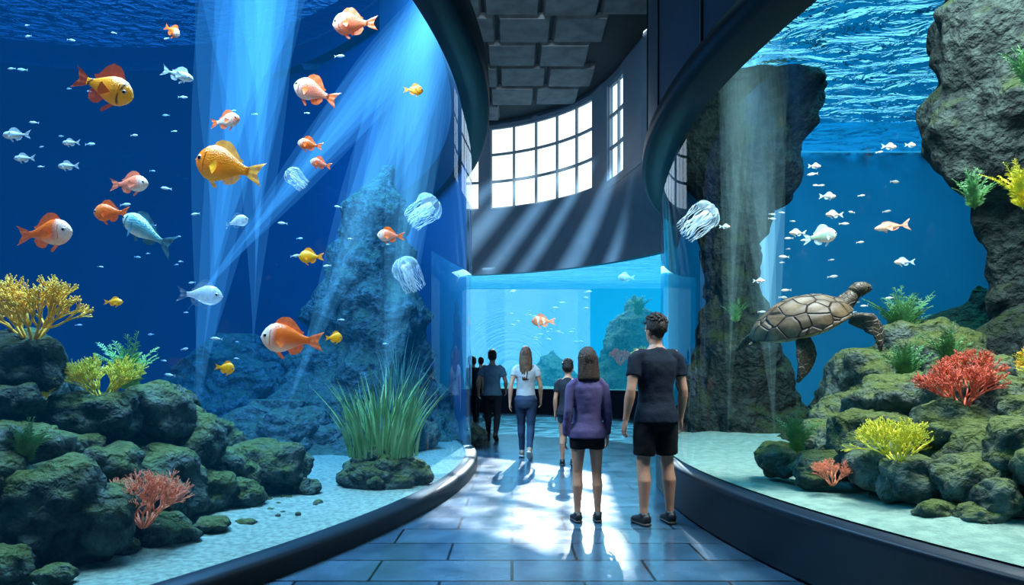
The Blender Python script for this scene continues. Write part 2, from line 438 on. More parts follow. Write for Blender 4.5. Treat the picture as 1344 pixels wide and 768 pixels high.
# ------------------------------------------------------------------ rocks
_ico={}
def ico(sub):
    if sub not in _ico:
        bm=bmesh.new(); bmesh.ops.create_icosphere(bm,subdivisions=sub,radius=1)
        _ico[sub]=([v.co.copy() for v in bm.verts],[tuple(v.index for v in f.verts) for f in bm.faces]); bm.free()
    return _ico[sub]
rr=random.Random(11)
def boulder(mb,c,r,sub=4,rough=1.0,m=0):
    vs,fs=ico(sub); s=V((rr.uniform(-50,50),rr.uniform(-50,50),rr.uniform(-50,50)))
    rot=Euler((rr.uniform(-.3,.3),rr.uniform(-.3,.3),rr.uniform(0,6))).to_matrix()
    r=V(r) if isinstance(r,(tuple,list)) else V((r,r*.9,r*.8))
    out=[]
    for v in vs:
        p=v+s
        F=noise.voronoi(p*1.5)[0][0] if sub>2 else .4
        k=1+rough*(.30*noise.noise(p*1.3)+.26*(.45-F)+.10*noise.noise(p*3.7)+.05*noise.noise(p*9))
        q=(rot@v)*k
        q=V((max(-.9,min(.9,q.x)),max(-.9,min(.9,q.y)),max(-.85,min(.86,q.z)))) *.2+q*.8
        out.append(V((q.x*r.x,q.y*r.y,q.z*r.z))+V(c))
    mb.add(out,fs,m)
def interp(tab,t):
    for (a,x),(b_,y) in zip(tab,tab[1:]):
        if t<=b_: return x+(y-x)*(t-a)/(b_-a)
    return tab[-1][1]
def cliff(mb,cx,cy,prof,seed,nu=120,nv=130,ey=.8,amp=1.0):
    rows=[]; z0=prof[0][0]; z1=prof[-1][0]; sd=V((seed*7.3,seed*3.1,seed*1.7))
    for j in range(nv+1):
        z=z0+(z1-z0)*j/nv
        x0=interp([(a,x) for a,x,r in prof],z); r=interp([(a,r_) for a,x,r_ in prof],z)
        row=[]
        for i in range(nu+1):
            th=2*pi*(i%nu)/nu; d=V((cos(th),sin(th)*ey,0))
            p=V((cx+x0,cy,z))+d*r
            q=p+sd
            F=noise.voronoi(q*1.7)[0][0]
            F2=noise.voronoi(q*4.1)[0][0]
            k=.55*noise.noise(q*.8)+.50*(.45-F)+.16*(.4-F2)+.12*noise.noise(q*3.3)+.05*noise.noise(q*9)
            zz=.18*noise.noise(q*1.9+V((9,9,9)))
            row.append(p+d*(k*amp*(.35+.5*r))+V((0,0,zz if 0<j<nv-3 else 0)))
        rows.append(row)
    c=V((cx+prof[-1][1],cy,z1)); rows.append([c]*(nu+1))
    mb.grid(rows)

b=MB()
L_b=[((-3.5,4.7,.35),(.9,.9,.55)),((-3.3,5.3,.5),(.8,.7,.6)),((-2.9,5.0,.35),(.55,.5,.42)),
((-3.45,4.55,1.34),(.30,.28,.26)),((-3.75,4.7,1.0),(.35,.35,.3)),((-3.05,4.75,.98),(.3,.3,.2)),((-2.82,5.15,.98),(.27,.3,.27)),
((-2.62,5.35,.72),(.24,.25,.26)),((-2.95,5.6,.95),(.25,.25,.25)),((-3.15,4.2,.8),(.28,.25,.22)),((-2.8,4.5,.62),(.25,.22,.2)),
((-2.62,4.6,.38),(.28,.25,.2)),((-2.78,3.95,.42),(.40,.34,.36)),((-3.15,3.75,.75),(.3,.3,.25)),((-3.2,4.0,.35),(.5,.4,.4)),
((-2.38,6.3,.36),(.43,.4,.33)),((-2.6,5.75,.4),(.33,.3,.25)),((-2.5,5.3,.33),(.24,.22,.2)),((-2.85,6.5,.35),(.35,.3,.25)),
((-2.30,5.5,.26),(.2,.2,.15)),((-2.42,4.45,.22),(.25,.2,.14)),((-2.2,4.75,.18),(.13,.12,.07)),((-2.05,5.0,.14),(.09,.07,.04)),((-2.55,4.15,.17),(.16,.12,.09)),
((-1.98,6.2,.2),(.14,.12,.1)),((-3.1,6.6,.5),(.4,.35,.35)),((-3.6,5.9,.6),(.5,.5,.5)),((-2.5,3.55,.2),(.1,.1,.06)),((-2.75,3.5,.25),(.15,.15,.12)),((-4.2,5,1.1),(.5,.4,.4)),((-4.3,5.6,1.0),(.6,.5,.7)),
((-2.72,4.95,.62),(.16,.15,.13)),((-3.0,4.45,.78),(.17,.15,.12)),((-2.6,4.3,.5),(.14,.14,.1)),((-2.9,3.6,.2),(.2,.15,.12)),((-3.3,4.3,1.12),(.16,.15,.12)),((-2.5,5.0,.5),(.15,.15,.12))]
for c,r in L_b: boulder(b,c,r,4 if max(r)<.33 else 5)
for i in range(14):
    boulder(b,(rr.uniform(-2.6,-1.7),rr.uniform(5.2,6.2),.15),rr.uniform(.02,.05),2)
b.obj('reef_boulders',M_rock)
b=MB()
for i in range(30):
    a=rr.uniform(0,6.28); q=rr.uniform(.1,.46)
    boulder(b,(-1.36+q*cos(a),6.85+q*sin(a)*.8,.20+(.46-q)*.6+rr.uniform(-.04,.04)),rr.uniform(.08,.15),4)
boulder(b,(-1.36,6.9,.2),(.48,.42,.25))
b.obj('reef_boulders',M_rock)
b=MB()
cliff(b,-2.75,11.9,[(0,0,1.9),(1.0,.1,1.45),(2.0,.1,1.15),(3.2,.15,.9),(4.3,.3,.6),(5.1,.4,.15)],1)
cliff(b,-5.6,13.2,[(0,0,2.4),(.8,0,1.7),(1.5,0,1.1),(2.1,0,.3)],2)
cliff(b,-3.6,9.9,[(0,0,1.4),(.4,0,1.1),(.9,0,.4)],3)
for i in range(34):
    boulder(b,(rr.uniform(-4.6,-1.3),rr.uniform(9.2,10.4),rr.uniform(.1,.6)),rr.uniform(.18,.42),4)
b.obj('reef_cliff',M_rockb)
b=MB()
R_b=[((3.3,4.2,.55),(.75,.6,.5)),((3.35,4.35,1.0),(.42,.4,.3)),((3.45,3.95,1.05),(.3,.3,.24)),((3.0,3.75,.85),(.24,.22,.2)),((2.9,4.3,.85),(.3,.3,.28)),((2.55,4.4,.65),(.26,.25,.2)),
((2.55,4.1,.62),(.22,.2,.17)),((2.75,3.85,.65),(.24,.22,.19)),((2.95,3.5,.75),(.2,.2,.17)),((2.95,3.35,.55),(.2,.18,.16)),((2.32,4.85,.6),(.2,.2,.13)),((2.2,4.7,.55),(.14,.13,.1)),((2.15,5.2,.6),(.2,.18,.15)),
((2.8,5.0,.75),(.35,.3,.3)),((2.75,5.5,.65),(.35,.3,.28)),((3.2,5.2,1.0),(.45,.4,.35)),((3.6,5.0,1.15),(.4,.4,.35)),((3.1,5.9,.8),(.4,.4,.35)),((3.6,6.3,1.1),(.5,.5,.45)),((4.0,6.2,1.4),(.5,.45,.45)),
((3.9,4.4,1.0),(.4,.4,.5)),((4.0,3.9,.9),(.5,.5,.6)),((3.35,3.5,.6),(.3,.3,.3)),((2.45,3.75,.5),(.12,.1,.07)),((2.6,3.6,.5),(.13,.12,.08)),((3.2,3.2,.5),(.2,.2,.15)),
((2.75,4.15,.9),(.15,.14,.12)),((3.15,3.9,1.05),(.17,.15,.13)),((2.45,4.6,.72),(.14,.14,.1)),((2.7,3.6,.6),(.13,.12,.12)),((3.1,4.6,1.15),(.2,.2,.17)),((2.6,4.75,.75),(.17,.15,.13))]
for c,r in R_b: boulder(b,c,r,4 if max(r)<.33 else 5)
b.obj('reef_boulders',M_rock)
b=MB()
cliff(b,5.2,6.1,[(.3,0,1.2),(1.4,.1,.9),(2.2,.15,.75),(2.8,.05,.85),(3.6,-.15,1.0),(4.6,-.05,1.1),(5.4,.1,1.0)],4,150,170,amp=.8)
cliff(b,5.6,8.4,[(.3,0,1.8),(1.2,0,1.2),(1.9,.4,.6),(2.4,.5,.1)],5)
b.obj('reef_cliff',M_rockr)
b=MB()
cliff(b,3.42,9.6,[(.3,.1,1.2),(1.2,-.1,.75),(2.4,-.15,.5),(3.6,-.1,.55),(4.6,.1,.85),(5.45,.15,1.05)],6,amp=.9)
b.obj('reef_cliff',M_rockr)
b=MB()
cliff(b,4.2,22.4,[(.7,0,1.7),(1.8,0,1.2),(3.1,0,.8),(4.0,0,.1)],7,90,80)
cliff(b,1.6,25.5,[(.7,0,1.3),(1.5,0,.8),(2.2,0,.1)],8,80,60)
b.obj('reef_cliff',M_rockb)

# ------------------------------------------------------------------ corals / plants
def coral(name,loc,size,c1,c2,seed,depth=5,spread=.55,r0=.028,flat=1,nb=3,stems=7):
    g=random.Random(seed); mb=MB()
    def br(p,d,l,r,k):
        e=p+d*l
        mid=p.lerp(e,.5)+V((g.uniform(-1,1),g.uniform(-1,1),g.uniform(-1,1)))*l*.08
        mb.tube([p,mid,e],[r,r*.88,r*.8],n=5)
        if k==0:
            mb.ell(e,(r*1.5,r*1.5,r*1.7),6,4); return
        for i in range(nb if k>1 else 3):
            nd=(d+V((g.uniform(-1,1),g.uniform(-1,1),g.uniform(-.5,.9)))*spread).normalized()
            br(e,nd,l*g.uniform(.62,.92),r*.78,k-1)
    for i in range(stems):
        a=2*pi*i/stems+g.uniform(-.3,.3); d=V((cos(a)*.75,sin(a)*.5*flat,g.uniform(.6,1.2))).normalized()
        br(V((cos(a)*.04,sin(a)*.04,-.06)),d,.25,r0,depth-1)
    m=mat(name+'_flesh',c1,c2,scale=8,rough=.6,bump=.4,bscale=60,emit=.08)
    return mb.obj(name,m,loc=loc,scale=size)
def fern(name,loc,size,c1,c2,seed,n=14,leaf=.16,h=1.0):
    g=random.Random(seed); mb=MB()
    for i in range(n):
        a=g.uniform(0,6.28); lean=g.uniform(.15,.95); L=g.uniform(.6,1)*h
        pts=[];K=9
        for k in range(K+1):
            t=k/K; r=lean*t**1.5*L*.8
            pts.append(V((cos(a)*r,sin(a)*r*.7,L*t*(1-.35*lean*t))))
        mb.tube(pts,[.012*(1-.8*k/K) for k in range(K+1)],n=4)
        for k in range(1,K*3):
            t=k/(K*3); p=pts[int(t*K)].lerp(pts[min(K,int(t*K)+1)],t*K-int(t*K))
            tg=(pts[min(K,int(t*K)+1)]-pts[int(t*K)]).normalized()
            for s in(-1,1):
                side=tg.cross(V((g.uniform(-.4,.4),g.uniform(-.4,.4),1))).normalized()*s
                if side.length<.1: side=V((s,0,0))
                q=leaf*(1-.7*t)*g.uniform(.7,1.1); tip=p+(side+tg*.7)*q; w=tg*q*.16
                mid=p.lerp(tip,.5)+V((0,0,.01))
                mb.add([p,mid+w,tip,mid-w],[(0,1,2,3)])
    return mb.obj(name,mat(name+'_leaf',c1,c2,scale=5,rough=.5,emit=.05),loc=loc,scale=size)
def grass(name,loc,h,c1,c2,seed,n=150,rad=.35):
    g=random.Random(seed); mb=MB()
    for i in range(n):
        a=g.uniform(0,6.28); q=rad*sqrt(g.random()); L=h*g.uniform(.45,1)*(1-.35*q/rad)
        p0=V((cos(a)*q,sin(a)*q*.7,-.12)); da=a+g.uniform(-.7,.7); lean=g.uniform(.05,.45)+q*.7
        w=g.uniform(.008,.014); rows=[]
        sd=V((cos(g.uniform(0,3.1)),sin(g.uniform(0,3.1)),0)).normalized()
        for k in range(9):
            t=k/8; ww=w*(1-t**2.2)+.0008
            p=p0+V((cos(da)*lean*t**1.8*L,sin(da)*lean*t**1.8*L,L*t+.1*t))+V((sin(t*5+i)*.012,0,0))
            rows.append([p-sd*ww,p+V((0,.003,0)),p+sd*ww])
        mb.grid(rows)
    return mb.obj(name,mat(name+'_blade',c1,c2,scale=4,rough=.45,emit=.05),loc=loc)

YEL=((1,.58,.03),(.62,.38,.02)); YG=((.85,.72,.04),(.42,.48,.03)); RED=((.8,.15,.06),(.42,.06,.04)); ORG=((.95,.32,.16),(.6,.17,.09)); GRN=((.10,.30,.08),(.04,.16,.06)); LG=((.28,.58,.15),(.12,.36,.11))
coral('yellow_branch_coral',(-3.34,4.5,1.54),.52,*YEL,1,stems=12,r0=.021)
coral('yellow_branch_coral',(-3.0,4.75,1.12),.38,*YG,2,spread=.6,stems=12,r0=.02)
fern('feathery_seaweed',(-3.05,5.15,1.15),.54,*LG,3,n=22)
fern('feathery_seaweed',(-3.25,4.45,1.05),.28,*YG,33,n=24)
fern('feathery_seaweed',(-2.90,3.85,.76),.32,*GRN,4,n=38)
coral('pink_branch_coral',(-2.40,4.22,.32),.42,*ORG,5,r0=.018,stems=13)
grass('seagrass_clump',(-1.36,6.8,.55),1.0,(.12,.30,.10),(.24,.46,.2),6,n=240,rad=.36)
grass('seagrass_clump',(-1.75,10.0,.9),1.2,(.08,.2,.14),(.1,.25,.2),26,n=60,rad=.3)
coral('red_branch_coral',(2.92,4.2,1.08),.38,*RED,8,stems=12,r0=.019)
coral('red_branch_coral',(3.25,4.6,1.25),.28,*RED,38,stems=9,r0=.02)
coral('yellow_branch_coral',(2.45,4.1,.74),.36,*YG,9,spread=.6,stems=11,r0=.02)
fern('feathery_seaweed',(2.2,5.0,.68),.38,*GRN,10,n=30)
coral('pink_branch_coral',(2.2,4.45,.54),.21,*ORG,11,stems=10,r0=.02)
fern('feathery_seaweed',(3.25,3.95,1.18),.36,*YG,12,n=44)
coral('yellow_branch_coral',(3.5,4.15,1.25),.34,*YEL,42,stems=10,r0=.02)
fern('feathery_seaweed',(3.75,6.2,1.6),.60,*GRN,13,n=38)
fern('feathery_seaweed',(4.10,5.2,2.62),.46,*YG,14,n=32)
fern('feathery_seaweed',(4.0,5.6,2.72),.4,*GRN,15,n=24)
fern('feathery_seaweed',(4.12,5.1,3.5),.48,*GRN,16,n=30)
fern('feathery_seaweed',(3.3,4.9,1.35),.38,*GRN,17,n=26)
fern('feathery_seaweed',(3.4,5.6,1.2),.48,*GRN,47,n=30)
fern('feathery_seaweed',(3.1,9.0,2.0),.4,*GRN,18,n=14)
fern('feathery_seaweed',(4.2,21.5,3.2),.9,*GRN,19,n=20)
coral('red_branch_coral',(3.5,21.0,1.6),.7,*RED,20,depth=4)
coral('yellow_branch_coral',(4.2,20.9,1.6),.8,*YG,21,depth=4)

# ------------------------------------------------------------------ fish
HT=[(0,.08),(.04,.36),(.1,.62),(.2,.88),(.32,1),(.48,.93),(.65,.66),(.82,.36),(.93,.24),(1,.26)]
WT=[(0,.1),(.04,.42),(.1,.7),(.2,.95),(.32,1),(.48,.82),(.65,.5),(.82,.24),(.93,.12),(1,.06)]
def fish(name,loc,L,yaw=0,pitch=0,roll=0,hm=.2,wm=.11,head=(.9,.85,.8),body=(.9,.3,.05),belly=None,fin=None,stripe=None,dors=.12,tail=.16,detail=1,ghost=False):
    mb=MB(); belly=belly or body; fin=fin or body
    X0=.5; BL=.76
    rows=24 if detail else 10; n=18 if detail else 8
    def colf(p):
        t=(X0-p.x)/BL
        f=max(0,min(1,(t-.2)/.14))
        c=[head[i]+(body[i]-head[i])*f for i in range(3)]
        g=max(0,min(1,(-p.z/hm-.15)*1.6))
        c=[c[i]+(belly[i]-c[i])*g for i in range(3)]
        if stripe:
            for s0,s1,sc_ in stripe:
                if s0<t+.25*p.z<s1: c=list(sc_)
        return tuple(c)
    pts=[];rd=[]
    for i in range(rows+1):
        t=(i/rows)**1.3
        pts.append(V((X0-BL*t,0,hm*.06*sin(t*pi)))); rd.append((max(.004,wm*interp(WT,t)),max(.004,hm*interp(HT,t))))
    mb.tube(pts,rd,n=n,ref=(0,0,1),col=colf)
    def top(t): return V((X0-BL*t,0,hm*.06*sin(t*pi)+hm*interp(HT,t)*.95))
    def bot(t): return V((X0-BL*t,0,hm*.06*sin(t*pi)-hm*interp(HT,t)*.95))
    def finstrip(ts,fn,hs,back,sgn):
        rws=[[],[],[],[]]
        for k,(t,h) in enumerate(zip(ts,hs)):
            p=fn(t)
            for j in range(4):
                q=j/3; wob=.006*sin(k*1.9)*q
                rws[j].append(p+V((-back*h*q,wob,sgn*h*q*(1+.06*(k%2)))))
        mb.grid(rws,1,col=fin)
    K=9
    ts=[.24+.6*k/K for k in range(K+1)]
    finstrip(ts,top,[dors*(.35+.65*sin(pi*min(1,(k+1.2)/(K))**.8)) for k in range(K+1)],.7,1)
    ts=[.55+.3*k/5 for k in range(6)]
    finstrip(ts,bot,[dors*.8*(.4+.6*sin(pi*(k+1)/6)) for k in range(6)],.8,-1)
    ts=[.3+.1*k/3 for k in range(4)]
    finstrip(ts,bot,[dors*.9*(.5+.5*sin(pi*(k+.6)/4)) for k in range(4)],1.0,-1)
    xt=X0-BL; pr=hm*.24; rws=[]
    for j in range(6):
        q=j/5; row=[]
        for k in range(11):
            s=-1+k/5
            ln=.24*(.62+.38*abs(s)**1.4)
            row.append(V((xt+.015-q*ln, .008*sin(k*1.7)*q, s*(pr+(tail-pr)*q**.8))))
        rws.append(row)
    mb.grid(rws,1,col=fin)
    for s in(-1,1):
        rws=[]
        for j in range(4):
            q=j/3; row=[]
            for k in range(6):
                a=radians(-45+k*16)
                row.append(V((X0-BL*.34-q*.15*cos(a), s*(wm*.93+q*.06), -hm*.2+q*.15*sin(a))))
            rws.append(row)
        mb.grid(rws,1,col=fin)
        ex=X0-BL*.12; er=hm*.17 if hm>.12 else hm*.22
        ey=wm*interp(WT,.12)*.86
        mb.ell((ex,s*ey,hm*.14),(er,er*.5,er),12,8,2)
        mb.ell((ex+.004,s*(ey+er*.32),hm*.14),(er*.62,er*.3,er*.62),12,8,3)
        gp=[V((X0-BL*(.235-.02*cos(u)),s*wm*(.955-.16*abs(sin(u))**2),hm*.62*sin(u))) for u in [(-1.1+2.2*k/8) for k in range(9)]]
        if detail: mb.tube(gp,[.006]*9,n=5,col=tuple(c*.8 for c in body))
    mb.ell((X0-.002,0,.006),(.014,.022,.009),8,6,0,col=tuple(c*.8 for c in head))
    mb.ell((X0-.006,0,-.009),(.012,.019,.007),8,6,0,col=tuple(c*.7 for c in head))
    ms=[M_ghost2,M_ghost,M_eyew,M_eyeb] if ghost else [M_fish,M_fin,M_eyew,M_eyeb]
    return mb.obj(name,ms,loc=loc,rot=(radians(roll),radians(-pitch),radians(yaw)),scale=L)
WH=(.85,.72,.62); OR=(1,.18,.008); PK=(1,.28,.15); YE=(1,.5,.0); SI=(.4,.6,.7); BK=(.02,.015,.01)
fish('orange_black_reef_fish',(-2.53,4,3.07),.44,-8,-22,hm=.2,head=(1,.42,.01),body=(1,.40,.0),belly=(1,.36,.01),fin=(.6,.10,.01),stripe=[(.17,.20,BK),(.90,.95,BK)],dors=.16)
fish('yellow_angelfish',(-2.0,4.6,2.76),.54,172,14,hm=.24,wm=.1,head=(1,.24,0),body=(1,.31,.0),belly=(1,.40,.01),fin=(1,.5,.01),dors=.1)
fish('orange_goldfish',(-2.82,3.9,2.14),.38,-8,2,hm=.21,head=WH,body=OR,belly=(.95,.5,.3),fin=(1,.22,.03))
fish('silver_blue_fish',(-2.41,4.3,2.23),.56,155,28,hm=.13,wm=.1,head=(.4,.7,.78),body=(.12,.42,.52),belly=(.75,.9,.9),fin=(.04,.18,.26),dors=.07)
fish('orange_goldfish',(-2.84,4.6,2.44),.27,176,0,hm=.23,head=(1,.3,.06),body=OR,fin=OR)
fish('pink_reef_fish',(-2.96,5,2.76),.32,-5,0,hm=.2,head=WH,body=PK,belly=WH,fin=PK)
fish('orange_goldfish',(-1.69,5,1.56),.48,186,4,hm=.24,wm=.14,head=WH,body=OR,belly=(.95,.6,.4),fin=(1,.22,.03))
fish('glass_fish',(-2.32,4.8,1.88),.37,-6,-5,hm=.2,ghost=True)
fish('pink_reef_fish',(-1.66,5.5,3.68),.44,170,22,hm=.21,wm=.12,head=WH,body=PK,belly=(.9,.6,.5),fin=OR)
fish('pink_reef_fish',(-1.4,5.8,4.43),.42,175,0,hm=.24,wm=.14,head=(.9,.5,.4),body=(1,.22,.08),fin=OR)
fish('pink_reef_fish',(-2.44,5.5,3.44),.28,-10,5,hm=.22,head=PK,body=WH,fin=OR)
fish('pink_reef_fish',(-1.71,5.5,3.24),.23,175,10,head=WH,body=OR,fin=OR)
fish('pink_reef_fish',(-1.65,5.6,3.11),.2,175,15,head=WH,body=PK,fin=OR)
fish('pink_reef_fish',(-1.23,6.6,2.70),.28,190,0,hm=.22,head=WH,body=PK,belly=WH,fin=OR)
fish('yellow_tang',(-1.67,5.4,2.27),.22,175,0,hm=.24,head=YE,body=YE,fin=(1,.4,0))
fish('glass_fish',(-2.3,5.4,2.56),.2,20,20,hm=.24,ghost=True)
fish('yellow_tang',(-1.07,7,4.36),.22,10,0,hm=.24,head=(1,.35,0),body=(1,.4,0))
fish('yellow_tang',(-1.46,5.3,1.59),.14,10,0,hm=.3,head=YE,body=YE)
fish('yellow_tang',(-2.22,5,1.34),.15,10,-10,hm=.3,head=YE,body=YE)
fish('yellow_tang',(-3.08,5,1.85),.14,10,0,hm=.2,head=YE,body=YE)
fish('silver_fish',(-2.69,5.2,3.7),.3,-8,-20,hm=.12,head=SI,body=(.25,.4,.45),belly=(.8,.9,.9),fin=SI)
fish('orange_goldfish',(-2.89,5.5,4.21),.2,-20,-35,hm=.2,head=WH,body=OR,fin=OR)
for p,l in[((-3.82,5,3.14),.24),((-3.76,5,2.96),.18),((-3.42,5,2.9),.18),((-3.4,5,3.08),.15)]:
    fish('silver_fish',p,l,175,0,hm=.13,head=SI,body=SI,belly=WH,fin=SI,detail=0)
fish('silver_fish',(2.61,5.5,2.46),.32,8,10,hm=.2,head=(.6,.75,.6),body=(.3,.5,.36),belly=WH,fin=SI)
fish('slender_orange_fish',(3.53,6,2.66),.36,184,-8,hm=.09,wm=.07,head=(.8,.45,.3),body=(.8,.36,.2),belly=WH,fin=(.7,.35,.25),dors=.06)
for i,(p,l,yw) in enumerate([((2.99,6,2.77),.18,185),((2.92,6,2.94),.17,5),((2.65,6,2.6),.17,184),((3.64,6,2.33),.19,175),((3.49,6,3.4),.16,8),((3.75,6.1,3.45),.12,8),((2.8,6,3.22),.13,5),((2.1,6.4,2.75),.12,5),((2.4,6.3,2.2),.13,5)]):
    fish('silver_fish',p,l,yw,0,hm=.13,head=(.75,.55,.42),body=SI if i%2 else (.7,.42,.3),belly=WH,fin=SI,detail=0)
fish('orange_goldfish',(1.13,23,3.14),.9,185,0,hm=.2,head=OR,body=OR,fin=OR,stripe=[(.3,.4,WH),(.6,.7,WH)])
fish('silver_fish',(3.9,22,4.55),.6,185,0,hm=.2,head=SI,body=SI,fin=SI)
def school(name,box,n,seed,size,c):
    g=random.Random(seed); mb=MB()
    for i in range(n):
        p=V([g.uniform(a,b_) for a,b_ in box]); s=size*g.uniform(.6,1.3); d=g.choice((-1,1))
        dr=V((d,g.uniform(-.3,.3),g.uniform(-.15,.15))).normalized()
        mb.tube([p+dr*s*.5,p+dr*s*.3,p,p-dr*s*.3,p-dr*s*.38],[.002,(s*.08,s*.14),(s*.1,s*.17),(s*.04,s*.06),(s*.02,s*.03)],n=6,ref=(0,0,1),col=c)
        e=p-dr*s*.36
        mb.add([e,e-dr*s*.2+V((0,0,s*.15)),e-dr*s*.12,e-dr*s*.2-V((0,0,s*.15))],[(0,1,2),(0,2,3)],0,c)
    return mb.obj(name,[M_fish])
school('small_fish_school',[(-5.5,-1.6),(6,9.5),(1.2,5)],60,1,.09,(.4,.55,.65))
school('small_fish_school',[(2.9,4.6),(6.5,9),(2,3.6)],34,2,.10,(.5,.55,.5))
school('small_fish_school',[(-1,3.4),(23,26),(2.4,4.4)],26,3,.22,(.5,.6,.65))

def jelly(name,loc,s,rot):
    mb=MB()
    n=32; rows=[]
    for j in range(11):
        t=j/10; ph=t*1.75
        r=sin(ph)**.9 if ph<1.57 else 1-.12*(ph-1.57)/.18*.5
        rows.append([V((r*.5*cos(2*pi*k/n)*(1+.09*t*sin(8*2*pi*k/n)),r*.5*sin(2*pi*k/n)*(1+.09*t*sin(8*2*pi*k/n)),.42*cos(ph)+.03*t*sin(16*pi*k/n))) for k in range(n+1)])
    mb.grid(rows)
    # bell ribs
    for i in range(8):
        a=2*pi*i/8+.2
        mb.tube([V((cos(a)*.505*sin(u),sin(a)*.505*sin(u),.425*cos(u))) for u in [.25+1.4*k/8 for k in range(9)]],[.010]*9,n=5,m=1)
    for i in range(9):
        a=2*pi*i/9; pts=[];
        for k in range(9):
            t=k/8; q=.14+.07*sin(t*7+i)
            pts.append(V((cos(a+t)*q,sin(a+t)*q,.15-t*1.05)))
        mb.tube(pts,[(.05*(1-.75*k/8),.012) for k in range(9)],n=6,m=1)
    for i in range(24):
        a=2*pi*i/24; pts=[V((cos(a)*(.47-.1*t/7)+.035*sin(t+i),sin(a)*(.47-.1*t/7),-.06-t*.11)) for t in range(8)]
        mb.tube(pts,[.008]*8,n=4,m=1)
    return mb.obj(name,[M_ghost,M_ghost2],loc=loc,rot=rot,scale=s)
jelly('jellyfish',(-.98,7.6,3.25),.33,(.3,.9,.2)); jelly('jellyfish',(-1.15,7,2.43),.30,(.2,-.5,.2)); jelly('jellyfish',(-1.86,5.5,2.98),.15,(.2,-.8,0)); jelly('jellyfish',(1.93,6.5,2.88),.31,(.3,.8,.4))

# ------------------------------------------------------------------ turtle
def vor_mat(name,c1,c2,edge,scale,rnd=1,wid=.06):
    m,nt,N,L=NT(name); o=N.new('ShaderNodeOutputMaterial'); p=N.new('ShaderNodeBsdfPrincipled'); L.new(p.outputs[0],o.inputs[0]); p.inputs['Roughness'].default_value=.5; p.inputs['Specular IOR Level'].default_value=.3
    tc=N.new('ShaderNodeTexCoord')
    v=N.new('ShaderNodeTexVoronoi'); v.feature='DISTANCE_TO_EDGE'; v.inputs['Scale'].default_value=scale; v.inputs['Randomness'].default_value=rnd
    v2=N.new('ShaderNodeTexVoronoi'); v2.inputs['Scale'].default_value=scale; v2.inputs['Randomness'].default_value=rnd
    no=N.new('ShaderNodeTexNoise'); no.inputs['Scale'].default_value=scale*4; no.inputs['Detail'].default_value=6
    for x in(v,v2,no): L.new(tc.outputs['Object'],x.inputs['Vector'])
    a=N.new('ShaderNodeMix'); a.data_type='RGBA'; a.inputs[6].default_value=(*c1,1); a.inputs[7].default_value=(*c2,1); 
    ad=N.new('ShaderNodeMath'); ad.operation='ADD'; L.new(v2.outputs['Distance'],ad.inputs[0]); L.new(no.outputs['Fac'],ad.inputs[1])
    mr0=N.new('ShaderNodeMapRange'); mr0.inputs[1].default_value=.5; mr0.inputs[2].default_value=1.1; L.new(ad.outputs[0],mr0.inputs[0]); L.new(mr0.outputs[0],a.inputs[0])
    mr=N.new('ShaderNodeMapRange'); mr.inputs[2].default_value=wid; L.new(v.outputs['Distance'],mr.inputs[0])
    c=N.new('ShaderNodeMix'); c.data_type='RGBA'; c.inputs[6].default_value=(*edge,1); L.new(mr.outputs[0],c.inputs[0]); L.new(a.outputs[2],c.inputs[7]); L.new(c.outputs[2],p.inputs['Base Color'])
    bp=N.new('ShaderNodeBump'); bp.inputs['Strength'].default_value=.9; bp.inputs['Distance'].default_value=.012; L.new(mr.outputs[0],bp.inputs['Height']); L.new(bp.outputs[0],p.inputs['Normal'])
    return m
M_shell=vor_mat('turtle_shell',(.19,.13,.065),(.075,.048,.022),(.018,.013,.009),8,.7,.06)
M_plast=vor_mat('turtle_plastron',(.42,.36,.2),(.33,.27,.15),(.16,.12,.07),9,.6)
M_tskin=vor_mat('turtle_skin',(.08,.06,.035),(.05,.038,.024),(.28,.23,.15),26,1,.08)
